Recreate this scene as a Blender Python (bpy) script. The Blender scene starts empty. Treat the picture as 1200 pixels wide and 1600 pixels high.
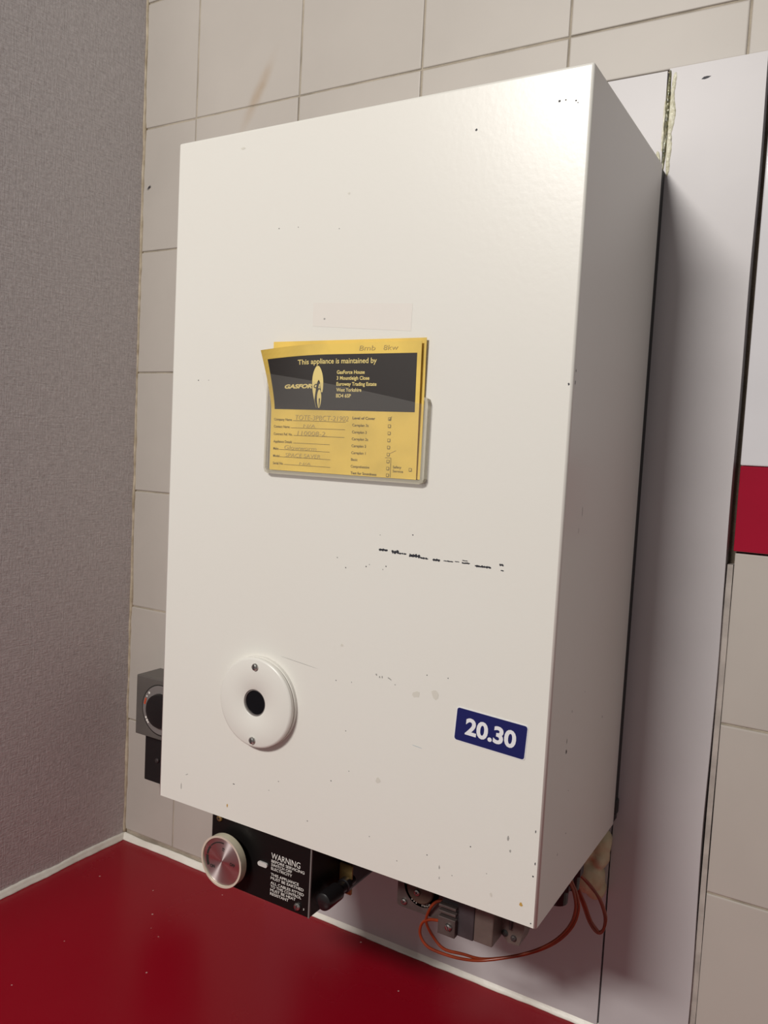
import bpy, bmesh, math, random
from mathutils import Matrix, Vector, noise

# ------------------------------------------------------------------ camera
scene = bpy.context.scene
C = scene.collection
cam_d = bpy.data.cameras.new('camera')
cam = bpy.data.objects.new('camera', cam_d); C.objects.link(cam)
cam_d.sensor_fit = 'VERTICAL'; cam_d.sensor_height = 36.0; cam_d.sensor_width = 27.0
cam_d.lens = 1275.71 / 1600 * 36.0
cam_d.clip_start = 0.02
_r = Vector((0.858786, 0.509756, 0.051346)); _u = -Vector((0.082403, -0.038516, -0.995855)); _b = -Vector((-0.505665, 0.859457, -0.075082))
cam.matrix_world = Matrix(((_r.x, _u.x, _b.x, 0.80745), (_r.y, _u.y, _b.y, -0.73798), (_r.z, _u.z, _b.z, 0.52784), (0, 0, 0, 1)))
scene.camera = cam

# ------------------------------------------------------------------ world, lamp, exposure
world = bpy.data.worlds.new('World'); scene.world = world; world.use_nodes = True
bg = world.node_tree.nodes['Background']
bg.inputs['Color'].default_value = (1.0, 0.955, 0.91, 1); bg.inputs['Strength'].default_value = 0.175
lamp_d = bpy.data.lights.new('ceiling_lamp_light', 'AREA')
lamp_d.shape = 'RECTANGLE'; lamp_d.size = 0.60; lamp_d.size_y = 0.22
lamp_d.energy = 40; lamp_d.color = (1.0, 0.965, 0.905)
lamp = bpy.data.objects.new('ceiling_lamp_light', lamp_d); C.objects.link(lamp)
lamp.location = (0.17, -2.20, 1.68)
lamp.rotation_euler = (Vector((0.42, -0.15, 0.45)) - Vector(lamp.location)).to_track_quat('-Z', 'Y').to_euler()
vs = scene.view_settings
vs.view_transform = 'Standard'; vs.look = 'None'; vs.exposure = 0.13; vs.gamma = 1.0; vs.use_curve_mapping = False

# ------------------------------------------------------------------ materials
MATS = {}
def mat(name, col, rough=0.5, metal=0.0, var=0.0, vscale=8.0, bump=0.0, bscale=60.0, coat=0.0, spec=0.5, tint=None):
    """Principled material; var mixes towards `tint` by noise, bump adds fine relief."""
    m = bpy.data.materials.new(name); m.use_nodes = True
    nt = m.node_tree; N = nt.nodes; L = nt.links
    b = N['Principled BSDF']
    b.inputs['Base Color'].default_value = (*col, 1); b.inputs['Roughness'].default_value = rough
    b.inputs['Metallic'].default_value = metal; b.inputs['Coat Weight'].default_value = coat
    b.inputs['Specular IOR Level'].default_value = spec
    tc = N.new('ShaderNodeTexCoord')
    if var > 0:
        n = N.new('ShaderNodeTexNoise'); n.inputs['Scale'].default_value = vscale; n.inputs['Detail'].default_value = 5
        L.new(tc.outputs['Object'], n.inputs['Vector'])
        r = N.new('ShaderNodeValToRGB'); r.color_ramp.elements[0].position = 0.38; r.color_ramp.elements[1].position = 0.68
        t = tint or tuple(c * (1 - var) for c in col)
        r.color_ramp.elements[0].color = (*col, 1)
        r.color_ramp.elements[1].color = (*[c + (q - c) * (var if tint else 1) for c, q in zip(col, t)], 1)
        L.new(n.outputs['Fac'], r.inputs['Fac']); L.new(r.outputs['Color'], b.inputs['Base Color'])
    if bump > 0:
        n2 = N.new('ShaderNodeTexNoise'); n2.inputs['Scale'].default_value = bscale; n2.inputs['Detail'].default_value = 4
        L.new(tc.outputs['Object'], n2.inputs['Vector'])
        bp = N.new('ShaderNodeBump'); bp.inputs['Strength'].default_value = bump; bp.inputs['Distance'].default_value = 0.002
        L.new(n2.outputs['Fac'], bp.inputs['Height']); L.new(bp.outputs['Normal'], b.inputs['Normal'])
    MATS[name] = m
    return m

mat('enamel', (0.79, 0.772, 0.725), 0.31, var=0.05, vscale=9, tint=(0.74, 0.66, 0.57), bump=0.03, bscale=220)
mat('tile', (0.51, 0.468, 0.428), 0.42, var=0.05, vscale=10, bump=0.06, bscale=26, spec=0.35)
mat('grout', (0.46, 0.40, 0.32), 0.85, var=0.4, vscale=30, bump=0.4, bscale=400)
mat('plaster', (0.13, 0.10, 0.07), 0.9, var=0.4, vscale=60, bump=0.6, bscale=300)
mat('panel_white', (0.55, 0.525, 0.538), 0.42, var=0.06, vscale=9, bump=0.03, bscale=40)
mat('gloss_white', (0.70, 0.69, 0.72), 0.12, var=0.06, vscale=9)
mat('gloss_red', (0.36, 0.003, 0.026), 0.14, var=0.15, vscale=10)
mat('sealant', (0.84, 0.81, 0.74), 0.4, var=0.18, vscale=40, tint=(0.45, 0.38, 0.28), bump=0.2, bscale=120)
mat('caulk_ochre', (0.58, 0.50, 0.38), 0.7, var=0.7, vscale=60, tint=(0.25, 0.18, 0.10), bump=0.4, bscale=200)
mat('old_filler', (0.50, 0.45, 0.41), 0.6, var=0.3, vscale=50, bump=0.2, bscale=150)
mat('black_plastic', (0.012, 0.010, 0.011), 0.28, bump=0.04, bscale=300)
mat('dark_glass', (0.004, 0.004, 0.006), 0.06, spec=0.3)
mat('black_panel', (0.006, 0.005, 0.005), 0.4, spec=0.25)
mat('dark_metal', (0.10, 0.08, 0.08), 0.5, metal=0.5, var=0.4, vscale=40, bump=0.2, bscale=200)
mat('valve_brown', (0.115, 0.085, 0.08), 0.5, metal=0.35, var=0.35, vscale=50, bump=0.15, bscale=250)
mat('valve_taupe', (0.17, 0.13, 0.115), 0.42, metal=0.3, var=0.3, vscale=40, bump=0.1, bscale=250)
mat('terminal_grey', (0.055, 0.045, 0.05), 0.4, var=0.3, vscale=60)
mat('dial_brown', (0.085, 0.05, 0.035), 0.5, var=0.3, vscale=60)
mat('steel', (0.55, 0.54, 0.52), 0.28, metal=1.0, var=0.3, vscale=200)
mat('slot_dark', (0.03, 0.03, 0.03), 0.6)
mat('brass', (0.42, 0.27, 0.10), 0.42, metal=0.8, var=0.4, vscale=90)
mat('knob_cream', (0.60, 0.55, 0.42), 0.35, var=0.35, vscale=60, tint=(0.42, 0.36, 0.24))
mat('knob_rim', (0.80, 0.72, 0.60), 0.25, metal=0.3)
mat('lens_clear', (0.62, 0.60, 0.58), 0.2)
mat('print_white', (0.80, 0.78, 0.74), 0.6)
mat('valve_letter', (0.36, 0.31, 0.28), 0.6)
mat('print_black', (0.02, 0.018, 0.016), 0.6)
mat('print_brown', (0.16, 0.12, 0.05), 0.7)
mat('pencil', (0.50, 0.38, 0.14), 0.7)
mat('card_yellow', (0.86, 0.605, 0.125), 0.5, var=0.18, vscale=30)
mat('card_text_yellow', (0.80, 0.64, 0.24), 0.5)
mat('card_black', (0.035, 0.030, 0.028), 0.4)
mat('navy', (0.010, 0.012, 0.11), 0.28, var=0.1)
mat('sticker_white', (0.82, 0.82, 0.85), 0.35)
mat('residue', (0.765, 0.722, 0.675), 0.5, var=0.2, vscale=60, tint=(0.78, 0.74, 0.68))
mat('chip_black', (0.02, 0.02, 0.03), 0.6)
mat('chip_grey', (0.36, 0.35, 0.33), 0.6)
mat('chip_faint', (0.68, 0.655, 0.59), 0.5)
mat('chip_blue', (0.32, 0.42, 0.48), 0.6)
mat('chip_ochre', (0.55, 0.33, 0.08), 0.6)
mat('grey_plastic', (0.12, 0.108, 0.10), 0.4, var=0.15, vscale=30, bump=0.05, bscale=300)
mat('grey_ring', (0.20, 0.18, 0.175), 0.35)
mat('red_mark', (0.55, 0.08, 0.03), 0.5)
mat('copper_wire', (0.30, 0.045, 0.014), 0.32, var=0.3, vscale=90, spec=0.6)
mat('foam_yellow', (0.62, 0.54, 0.36), 0.7, var=0.4, vscale=60, tint=(0.45, 0.34, 0.16), bump=0.4, bscale=150)
mat('foam_crust', (0.80, 0.78, 0.64), 0.10, var=0.45, vscale=160, tint=(0.42, 0.38, 0.18), bump=0.6, bscale=500)
mat('foam_core', (0.045, 0.042, 0.015), 0.08, var=0.4, vscale=250, tint=(0.6, 0.56, 0.32), bump=0.7, bscale=350, coat=0.6)

# brown drip stain on the tiles above the boiler, at its place on the wall
def tile_stain():
    m = MATS['tile']; nt = m.node_tree; N = nt.nodes; L = nt.links; b = N['Principled BSDF']
    tc = N.new('ShaderNodeTexCoord')
    src = b.inputs['Base Color'].links[0].from_socket
    mp = N.new('ShaderNodeMapping'); mp.vector_type = 'TEXTURE'
    mp.inputs['Location'].default_value = (0.180, 0.0, 0.922); mp.inputs['Rotation'].default_value = (0, math.radians(29), 0)
    mp.inputs['Scale'].default_value = (0.0115, 1.0, 0.062)
    L.new(tc.outputs['Object'], mp.inputs['Vector'])
    g = N.new('ShaderNodeVectorMath'); g.operation = 'LENGTH'; L.new(mp.outputs['Vector'], g.inputs[0])
    r = N.new('ShaderNodeMapRange'); r.interpolation_type = 'SMOOTHSTEP'; r.inputs['From Min'].default_value = 1.0; r.inputs['From Max'].default_value = 0.0
    L.new(g.outputs['Value'], r.inputs['Value'])
    n = N.new('ShaderNodeTexNoise'); n.inputs['Scale'].default_value = 60; L.new(tc.outputs['Object'], n.inputs['Vector'])
    mu = N.new('ShaderNodeMath'); mu.operation = 'MULTIPLY'; L.new(r.outputs['Result'], mu.inputs[0]); L.new(n.outputs['Fac'], mu.inputs[1])
    mx = N.new('ShaderNodeMix'); mx.data_type = 'RGBA'; mx.inputs[7].default_value = (0.40, 0.29, 0.19, 1)
    L.new(mu.outputs[0], mx.inputs[0]); L.new(src, mx.inputs[6]); L.new(mx.outputs[2], b.inputs['Base Color'])
tile_stain()

# woven grey wallpaper
def wallpaper():
    m = mat('wallpaper', (0.30, 0.275, 0.275), 0.65)
    nt = m.node_tree; N = nt.nodes; L = nt.links; b = N['Principled BSDF']
    tc = N.new('ShaderNodeTexCoord')
    facs = []
    for sc in ((1, 620, 70), (1, 70, 620), (1, 300, 300)):
        mp = N.new('ShaderNodeMapping'); mp.inputs['Scale'].default_value = sc
        n = N.new('ShaderNodeTexNoise'); n.inputs['Scale'].default_value = 1.0; n.inputs['Detail'].default_value = 3
        L.new(tc.outputs['Object'], mp.inputs['Vector']); L.new(mp.outputs['Vector'], n.inputs['Vector']); facs.append(n)
    a1 = N.new('ShaderNodeMath'); a1.operation = 'ADD'; L.new(facs[0].outputs['Fac'], a1.inputs[0]); L.new(facs[1].outputs['Fac'], a1.inputs[1])
    a2 = N.new('ShaderNodeMath'); a2.operation = 'ADD'; L.new(a1.outputs[0], a2.inputs[0]); L.new(facs[2].outputs['Fac'], a2.inputs[1])
    r = N.new('ShaderNodeMapRange'); r.inputs['From Min'].default_value = 1.05; r.inputs['From Max'].default_value = 1.95
    L.new(a2.outputs[0], r.inputs['Value'])
    mx = N.new('ShaderNodeMix'); mx.data_type = 'RGBA'
    mx.inputs[6].default_value = (0.50, 0.465, 0.472, 1); mx.inputs[7].default_value = (0.75, 0.71, 0.72, 1)
    L.new(r.outputs['Result'], mx.inputs[0]); L.new(mx.outputs[2], b.inputs['Base Color'])
    bp = N.new('ShaderNodeBump'); bp.inputs['Strength'].default_value = 0.35; bp.inputs['Distance'].default_value = 0.0012
    L.new(r.outputs['Result'], bp.inputs['Height']); L.new(bp.outputs['Normal'], b.inputs['Normal'])
wallpaper()

# glossy red worktop laminate with pale dust specks
def worktop_mat():
    m = mat('worktop_red', (0.275, 0.0008, 0.010), 0.2, spec=0.24)
    nt = m.node_tree; N = nt.nodes; L = nt.links; b = N['Principled BSDF']
    tc = N.new('ShaderNodeTexCoord')
    v = N.new('ShaderNodeTexVoronoi'); v.inputs['Scale'].default_value = 55; L.new(tc.outputs['Object'], v.inputs['Vector'])
    c = N.new('ShaderNodeMath'); c.operation = 'LESS_THAN'; c.inputs[1].default_value = 0.055; L.new(v.outputs['Distance'], c.inputs[0])
    sp = N.new('ShaderNodeSeparateColor'); L.new(v.outputs['Color'], sp.inputs['Color'])
    g = N.new('ShaderNodeMath'); g.operation = 'GREATER_THAN'; g.inputs[1].default_value = 0.80; L.new(sp.outputs[0], g.inputs[0])
    mu = N.new('ShaderNodeMath'); mu.operation = 'MULTIPLY'; L.new(c.outputs[0], mu.inputs[0]); L.new(g.outputs[0], mu.inputs[1])
    mx = N.new('ShaderNodeMix'); mx.data_type = 'RGBA'
    mx.inputs[6].default_value = (0.275, 0.0008, 0.010, 1); mx.inputs[7].default_value = (0.62, 0.42, 0.40, 1)
    L.new(mu.outputs[0], mx.inputs[0]); L.new(mx.outputs[2], b.inputs['Base Color'])
    n = N.new('ShaderNodeTexNoise'); n.inputs['Scale'].default_value = 7; n.inputs['Detail'].default_value = 6
    L.new(tc.outputs['Object'], n.inputs['Vector'])
    r = N.new('ShaderNodeMapRange'); r.inputs['To Min'].default_value = 0.16; r.inputs['To Max'].default_value = 0.34
    L.new(n.outputs['Fac'], r.inputs['Value']); L.new(r.outputs['Result'], b.inputs['Roughness'])
worktop_mat()

# spun aluminium knob face: circular brushing gives the bow-tie glint
def spun_mat():
    m = mat('spun_metal', (0.70, 0.63, 0.63), 0.36, metal=1.0)
    nt = m.node_tree; N = nt.nodes; L = nt.links; b = N['Principled BSDF']
    b.inputs['Anisotropic'].default_value = 0.92; b.inputs['Anisotropic Rotation'].default_value = 0.25
    t = N.new('ShaderNodeTangent'); t.direction_type = 'RADIAL'; t.axis = 'Y'
    L.new(t.outputs['Tangent'], b.inputs['Tangent'])
spun_mat()

# clear pocket plastic and its milky welded rim
def clear_mat(name, veil, col, gloss):
    m = bpy.data.materials.new(name); m.use_nodes = True; nt = m.node_tree; N = nt.nodes; L = nt.links
    N.remove(N['Principled BSDF']); out = N['Material Output']
    tr = N.new('ShaderNodeBsdfTransparent'); df = N.new('ShaderNodeBsdfDiffuse'); df.inputs['Color'].default_value = (*col, 1)
    gl = N.new('ShaderNodeBsdfGlossy'); gl.inputs['Roughness'].default_value = 0.12
    m1 = N.new('ShaderNodeMixShader'); m1.inputs[0].default_value = veil; L.new(tr.outputs[0], m1.inputs[1]); L.new(df.outputs[0], m1.inputs[2])
    m2 = N.new('ShaderNodeMixShader'); m2.inputs[0].default_value = gloss; L.new(m1.outputs[0], m2.inputs[1]); L.new(gl.outputs[0], m2.inputs[2])
    L.new(m2.outputs[0], out.inputs['Surface']); MATS[name] = m
clear_mat('pocket_clear', 0.035, (0.8, 0.78, 0.74), 0.025)
clear_mat('pocket_rim', 0.45, (0.74, 0.69, 0.56), 0.05)
clear_mat('sight_glass', 0.02, (0.02, 0.02, 0.02), 0.10)

# ------------------------------------------------------------------ helpers
rnd = random.Random(7)
def link(name, me, m, parent=None, smooth=False):
    o = bpy.data.objects.new(name, me); C.objects.link(o)
    if m: me.materials.append(MATS[m])
    if parent is not None: o.parent = parent
    if smooth:
        for p in me.polygons: p.use_smooth = True
    return o
def obj(name, bm, m, parent=None, smooth=False):
    bmesh.ops.recalc_face_normals(bm, faces=bm.faces)
    me = bpy.data.meshes.new(name); bm.to_mesh(me); bm.free()
    return link(name, me, m, parent, smooth)
def tag(o, label, cat, group=None):
    o['label'] = label; o['category'] = cat
    if group: o['group'] = group
    return o
def struct(o): o['kind'] = 'structure'; return o
def empty(name, loc=(0, 0, 0)):
    o = bpy.data.objects.new(name, None); C.objects.link(o); o.location = loc; o.empty_display_size = 0.05
    return o
def add_box(bm, x0, x1, y0, y1, z0, z1, bev=0.0, seg=2):
    r = bmesh.ops.create_cube(bm, size=1.0)
    vs_ = r['verts']
    for v in vs_:
        v.co = Vector((x0 + (v.co.x + .5) * (x1 - x0), y0 + (v.co.y + .5) * (y1 - y0), z0 + (v.co.z + .5) * (z1 - z0)))
    if bev > 0:
        es = list({e for v in vs_ for e in v.link_edges})
        bmesh.ops.bevel(bm, geom=es, offset=bev, segments=seg, affect='EDGES', profile=0.5)
def box(name, x0, x1, y0, y1, z0, z1, m, parent=None, bev=0.0, seg=2):
    bm = bmesh.new(); add_box(bm, x0, x1, y0, y1, z0, z1, bev, seg)
    return obj(name, bm, m, parent)
def lathe(name, cx, cz, prof, m, parent=None, n=48, smooth=True):
    """Revolve (radius, y) pairs about a y-parallel axis; the object's origin sits on that axis."""
    bm = bmesh.new(); rings = []
    y0 = prof[0][1]
    for r, y in prof:
        if r < 1e-6: rings.append([bm.verts.new((0, y - y0, 0))])
        else: rings.append([bm.verts.new((r * math.cos(2 * math.pi * i / n), y - y0, r * math.sin(2 * math.pi * i / n))) for i in range(n)])
    for a, b in zip(rings, rings[1:]):
        for i in range(n):
            j = (i + 1) % n
            if len(a) == 1 and len(b) == 1: continue
            if len(a) == 1: bm.faces.new((a[0], b[i], b[j]))
            elif len(b) == 1: bm.faces.new((a[i], a[j], b[0]))
            else: bm.faces.new((a[i], a[j], b[j], b[i]))
    o = obj(name, bm, m, parent)
    for p in o.data.polygons: p.use_smooth = smooth and abs(p.normal.y) < 0.985
    if smooth: o.data.set_sharp_from_angle(angle=math.radians(35))
    o.location = (cx, y0, cz)
    return o
def tube(name, pts, rad, m, parent=None, n=10, sub=8):
    """Round wire through points (Catmull-Rom)."""
    P = [Vector(p) for p in pts]; P = [P[0] * 2 - P[1]] + P + [P[-1] * 2 - P[-2]]
    path = []
    for i in range(1, len(P) - 2):
        for k in range(sub):
            t = k / sub; a, b, c, d = P[i - 1:i + 3]
            path.append(0.5 * ((2 * b) + (c - a) * t + (2 * a - 5 * b + 4 * c - d) * t * t + (3 * b - a - 3 * c + d) * t ** 3))
    path.append(P[-2])
    bm = bmesh.new(); rings = []; up = Vector((0, 1, 0.2)).normalized()
    for i, q in enumerate(path):
        d = (path[min(i + 1, len(path) - 1)] - path[max(i - 1, 0)]).normalized()
        s = d.cross(up).normalized(); up2 = s.cross(d).normalized()
        rings.append([bm.verts.new(q + rad * (s * math.cos(2 * math.pi * j / n) + up2 * math.sin(2 * math.pi * j / n))) for j in range(n)])
    for a, b in zip(rings, rings[1:]):
        for j in range(n): bm.faces.new((a[j], a[(j + 1) % n], b[(j + 1) % n], b[j]))
    bm.faces.new(rings[0]); bm.faces.new(rings[-1])
    return obj(name, bm, m, parent, True)
def poly_prism(bm, pts, y0, y1):
    """Extrude an x/z outline from y0 (front) to y1 (back)."""
    f = [bm.verts.new((x, y0, z)) for x, z in pts]; b = [bm.verts.new((x, y1, z)) for x, z in pts]
    bm.faces.new(f); bm.faces.new(list(reversed(b)))
    for i in range(len(pts)):
        j = (i + 1) % len(pts); bm.faces.new((f[i], f[j], b[j], b[i]))
def rounded(x0, x1, z0, z1, r, n=5):
    out = []
    for cx, cz, a0 in ((x1 - r, z1 - r, 0), (x0 + r, z1 - r, 90), (x0 + r, z0 + r, 180), (x1 - r, z0 + r, 270)):
        for k in range(n + 1):
            a = math.radians(a0 + 90 * k / n); out.append((cx + r * math.cos(a), cz + r * math.sin(a)))
    return out
_tc = {}
def glyphs(body, bold=0.0, shear=0.0):
    """Flat letters of a string as (verts, faces), unit size."""
    key = (body, bold, shear)
    if key in _tc: return _tc[key]
    cu = bpy.data.curves.new('lettering', 'FONT'); cu.body = body; cu.size = 1.0; cu.offset = bold; cu.shear = shear; cu.resolution_u = 4; cu.fill_mode = 'FRONT'
    o = bpy.data.objects.new('lettering', cu); C.objects.link(o)
    me = bpy.data.meshes.new_from_object(o.evaluated_get(bpy.context.evaluated_depsgraph_get()))
    res = ([v.co.copy() for v in me.vertices], [tuple(p.vertices) for p in me.polygons])
    bpy.data.objects.remove(o); bpy.data.curves.remove(cu); bpy.data.meshes.remove(me)
    _tc[key] = res
    return res
CAP = max(v.y for v in glyphs('H')[0])
class Print:
    """Collects flat lettering and rules on an x/z face; ysurf(x, z) gives the face's depth."""
    def __init__(s, ysurf): s.v = []; s.f = []; s.ys = ysurf
    def pt(s, x, z):
        y = s.ys(x, z); s.v.append((x, *y) if isinstance(y, tuple) else (x, y, z))
    def text(s, body, x, z, width=None, cap=0.003, bold=0.0, shear=0.0, rot=0.0):
        vs_, fs = glyphs(body, bold, shear); k = cap / CAP
        xs = [v.x for v in vs_]; x0 = min(xs); w = max(xs) - x0; kx = width / w if width else k
        n = len(s.v); c, sn = math.cos(rot), math.sin(rot)
        for v in vs_:
            a, b = (v.x - x0) * kx, v.y * k
            s.pt(x + a * c - b * sn, z + a * sn + b * c)
        s.f += [tuple(i + n for i in f) for f in fs]
    def rule(s, x0, z0, x1, z1, w=0.0003, seg=1):
        d = Vector((x1 - x0, z1 - z0)); nrm = Vector((-d.y, d.x)).normalized() * w / 2
        for i in range(seg):
            n = len(s.v)
            a = Vector((x0, z0)) + d * (i / seg); b = Vector((x0, z0)) + d * ((i + 1) / seg)
            for q in (a - nrm, b - nrm, b + nrm, a + nrm): s.pt(q.x, q.y)
            s.f.append((n, n + 1, n + 2, n + 3))
    def poly(s, pts):
        n = len(s.v)
        for x, z in pts: s.pt(x, z)
        s.f.append(tuple(range(n, n + len(pts))))
    def quads(s, left, right):
        n = len(s.v)
        for (a, b) in zip(left, right): s.pt(*a); s.pt(*b)
        for i in range(len(left) - 1): s.f.append((n + 2 * i, n + 2 * i + 1, n + 2 * i + 3, n + 2 * i + 2))
    def build(s, name, m, parent):
        me = bpy.data.meshes.new(name); me.from_pydata(s.v, [], s.f); me.update()
        return link(name, me, m, parent)
def screw(x, y, z, r, parent, slot=True, cross=False, ang=90.0, m='steel'):
    """Domed screw head facing -y with a slot pressed in as a dark inlay on the same mesh."""
    bm = bmesh.new(); n = 20; rings = []
    for rr, dy in ((r, 0.0), (r, -0.35 * r), (0.85 * r, -0.6 * r), (0.5 * r, -0.75 * r)):
        rings.append([bm.verts.new((x + rr * math.cos(2 * math.pi * i / n), y + dy, z + rr * math.sin(2 * math.pi * i / n))) for i in range(n)])
    for a, b in zip(rings, rings[1:]):
        for i in range(n): bm.faces.new((a[i], a[(i + 1) % n], b[(i + 1) % n], b[i]))
    bm.faces.new(rings[-1])
    bmesh.ops.recalc_face_normals(bm, faces=bm.faces)
    k = len(bm.faces)
    for q in ((ang,) if not cross else (ang, ang + 90)):
        a = math.radians(q); d = Vector((math.cos(a), 0, math.sin(a))); p = Vector((-d.z, 0, d.x))
        c0 = Vector((x, y - 0.78 * r, z)); L_ = 0.8 * r if slot and not cross else 0.55 * r; w = 0.13 * r
        vs_ = [bm.verts.new(c0 + d * sx * L_ + p * sy * w) for sx, sy in ((-1, -1), (1, -1), (1, 1), (-1, 1))]
        bm.faces.new(vs_)
    bm.faces.ensure_lookup_table()
    for f in bm.faces[k:]: f.material_index = 1
    me = bpy.data.meshes.new('screw'); bm.to_mesh(me); bm.free()
    o = link('screw', me, m, parent); me.materials.append(MATS['slot_dark'])
    return o

# ------------------------------------------------------------------ room shell
PX, PZ, X0, Z0 = 0.152, 0.1497, 0.0865, 0.9093      # tile grid
WX1, WZ1 = 1.15, 1.36
wall = struct(box('wall_back', -0.06, WX1, 0.012, 0.06, -0.04, WZ1, 'plaster'))
regions = [(0.0, 0.2385, 0.0, WZ1), (0.2385, WX1, 0.864, WZ1), (0.7168, WX1, 0.0, 0.4575)]   # where tiles show round the panels
for i, (a, b, c, d) in enumerate(regions):
    box('grout', a, b, 0.0012, 0.0125, c, d, 'grout', wall)
xs = [-0.0005] + [X0 + k * PX for k in range(8)]; xs = [x for x in xs if x < WX1 - 0.02] + [WX1]
zs = [Z0 + k * PZ for k in range(-6, 4)]; zs = [z for z in zs if z < WZ1 - 0.02] + [WZ1]
for i in range(len(xs) - 1):
    for j in range(len(zs) - 1):
        for (a, b, c, d) in regions:
            g = 0.0009
            x0, x1, z0, z1 = max(xs[i] + g, a), min(xs[i + 1] - g, b), max(zs[j] + g, c), min(zs[j + 1] - g, d)
            if x1 - x0 < 0.004 or z1 - z0 < 0.004: continue
            r_ = random.Random(i * 40 + j)
            dy = r_.uniform(-0.0004, 0.0004)
            bm = bmesh.new(); add_box(bm, x0, x1, 0.0 + dy, 0.011, z0, z1)
            fe = [e for e in bm.edges if all(v.co.y < 0.005 for v in e.verts)]
            bmesh.ops.bevel(bm, geom=fe, offset=0.0014, segments=3, affect='EDGES', profile=0.6)
            cx_, cz_ = (x0 + x1) / 2, (z0 + z1) / 2
            tx, tz = r_.uniform(-.004, .004), r_.uniform(-.004, .004)
            for v in bm.verts:
                if v.co.y < 0.008: v.co.y += tx * (v.co.x - cx_) + tz * (v.co.z - cz_)
            obj('tile', bm, 'tile', wall)
struct(box('wall_left', -0.06, 0.0, -1.05, 0.012, -0.04, WZ1, 'wallpaper'))
wt = box('worktop', 0.001, WX1, -0.62, 0.0, -0.038, 0.0, 'worktop_red', bev=0.003)
tag(wt, 'glossy red laminate worktop below the boiler', 'worktop')

def bead(name, fn, n, prof_seed):
    """Wobbly sealant fillet: fn(t) gives origin, out and up directions."""
    bm = bmesh.new(); rows = []
    for i in range(n + 1):
        t = i / n; o, out, up, d = fn(t)
        w = 0.0050 * (1 + 0.28 * noise.noise((t * 22, prof_seed, 0)) + 0.12 * noise.noise((t * 90, prof_seed, 3)))
        h = 0.0070 * (1 + 0.25 * noise.noise((t * 17, prof_seed, 9)) + 0.10 * noise.noise((t * 100, prof_seed, 5)))
        rows.append([bm.verts.new(o + out * a * w + up * b * h) for a, b in ((-0.2, 1.0), (0.16, 0.98), (0.42, 0.66), (0.70, 0.34), (0.98, 0.12), (1.0, -0.03), (-0.2, -0.03))])
    for a, b in zip(rows, rows[1:]):
        for k in range(len(a)): bm.faces.new((a[k], a[(k + 1) % 7], b[(k + 1) % 7], b[k]))
    bm.faces.new(rows[0]); bm.faces.new(rows[-1])
    return struct(obj(name, bm, 'sealant', None, True))
bead('trim_1', lambda t: (Vector((t * WX1, -0.0005, 0.0003)), Vector((0, -1, 0)), Vector((0, 0, 1)), None), 300, 1.3)
bead('trim_2', lambda t: (Vector((0.0005, -t * 0.62, 0.0003)), Vector((1, 0, 0)), Vector((0, 0, 1)), None), 160, 4.7)
# ragged old filler up the corner between wallpaper and tiles
bm = bmesh.new(); rows = []
for i in range(261):
    z = 0.008 + i / 260 * 1.34
    w = 0.0028 + 0.0026 * noise.noise((z * 14, 2.2, 0)) + 0.0018 * noise.noise((z * 60, 1, 4)); w = max(w, 0.0004)
    d = 0.0016 + 0.0010 * noise.noise((z * 30, 7, 1))
    rows.append([bm.verts.new(Vector(q)) for q in ((-0.001, 0.002, z), (-0.001, -d * 1.3, z), (w * .55, -d, z), (w, 0.002, z))])
for a, b in zip(rows, rows[1:]):
    for k in range(4): bm.faces.new((a[k], a[(k + 1) % 4], b[(k + 1) % 4], b[k]))
bm.faces.new(rows[0]); bm.faces.new(rows[-1])
struct(obj('trim_3', bm, 'caulk_ochre', None, True))

# ------------------------------------------------------------------ white panels beside and behind the boiler
def wavy_panel(name, xl, xr, z0, z1, yf, yb, m, ampl, ampr, seed, n=60):
    """Upright board whose long edges wander a little, as cut by hand."""
    bm = bmesh.new(); L_, R_ = [], []
    for i in range(n + 1):
        z = z0 + (z1 - z0) * i / n
        L_.append((xl + ampl * noise.noise((z * 9, seed, 0)), z)); R_.append((xr + ampr * noise.noise((z * 7, seed, 5)), z))
    rows = [[bm.verts.new((x, y, z)) for x, z, y in ((l[0], l[1], yf), (r[0], r[1], yf), (r[0], r[1], yb), (l[0], l[1], yb))] for l, r in zip(L_, R_)]
    for a, b in zip(rows, rows[1:]):
        for k in range(4): bm.faces.new((a[k], a[(k + 1) % 4], b[(k + 1) % 4], b[k]))
    bm.faces.new(rows[0]); bm.faces.new(rows[-1])
    return obj(name, bm, m)
p1 = wavy_panel('wall_panel', 0.2392, 0.6325, 0.006, 0.862, -0.003, 0.0119, 'panel_white', 0, 0.0006, 1.0)
tag(p1, 'wide white backing panel on the wall behind the boiler', 'panel')
p2 = wavy_panel('wall_panel', 0.6342, 0.7106, 0.006, 0.8635, -0.003, 0.0119, 'panel_white', 0.0006, 0.0014, 3.0)
tag(p2, 'tall narrow white panel to the right of the boiler', 'panel')
# dark drill mark near the top of the tall panel
pr = Print(lambda x, z: -0.00315)
pr.poly([(0.6605, 0.8502), (0.6625, 0.8518), (0.6652, 0.8520), (0.6682, 0.8515), (0.6660, 0.8503), (0.6632, 0.8497)])
pr.build('screw_hole', 'chip_black', p2)
p3 = box('wall_panel', 0.7155, WX1, -0.0035, 0.0119, 0.5306, 0.8635, 'gloss_white', bev=0.0012)
tag(p3, 'glossy white panel above the red strip at the right edge', 'panel')
p4 = box('red_tile', 0.7158, WX1, -0.0038, 0.0119, 0.4590, 0.5302, 'gloss_red', bev=0.0008)
tag(p4, 'glossy crimson red strip tile below the white panel', 'tile')
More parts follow.
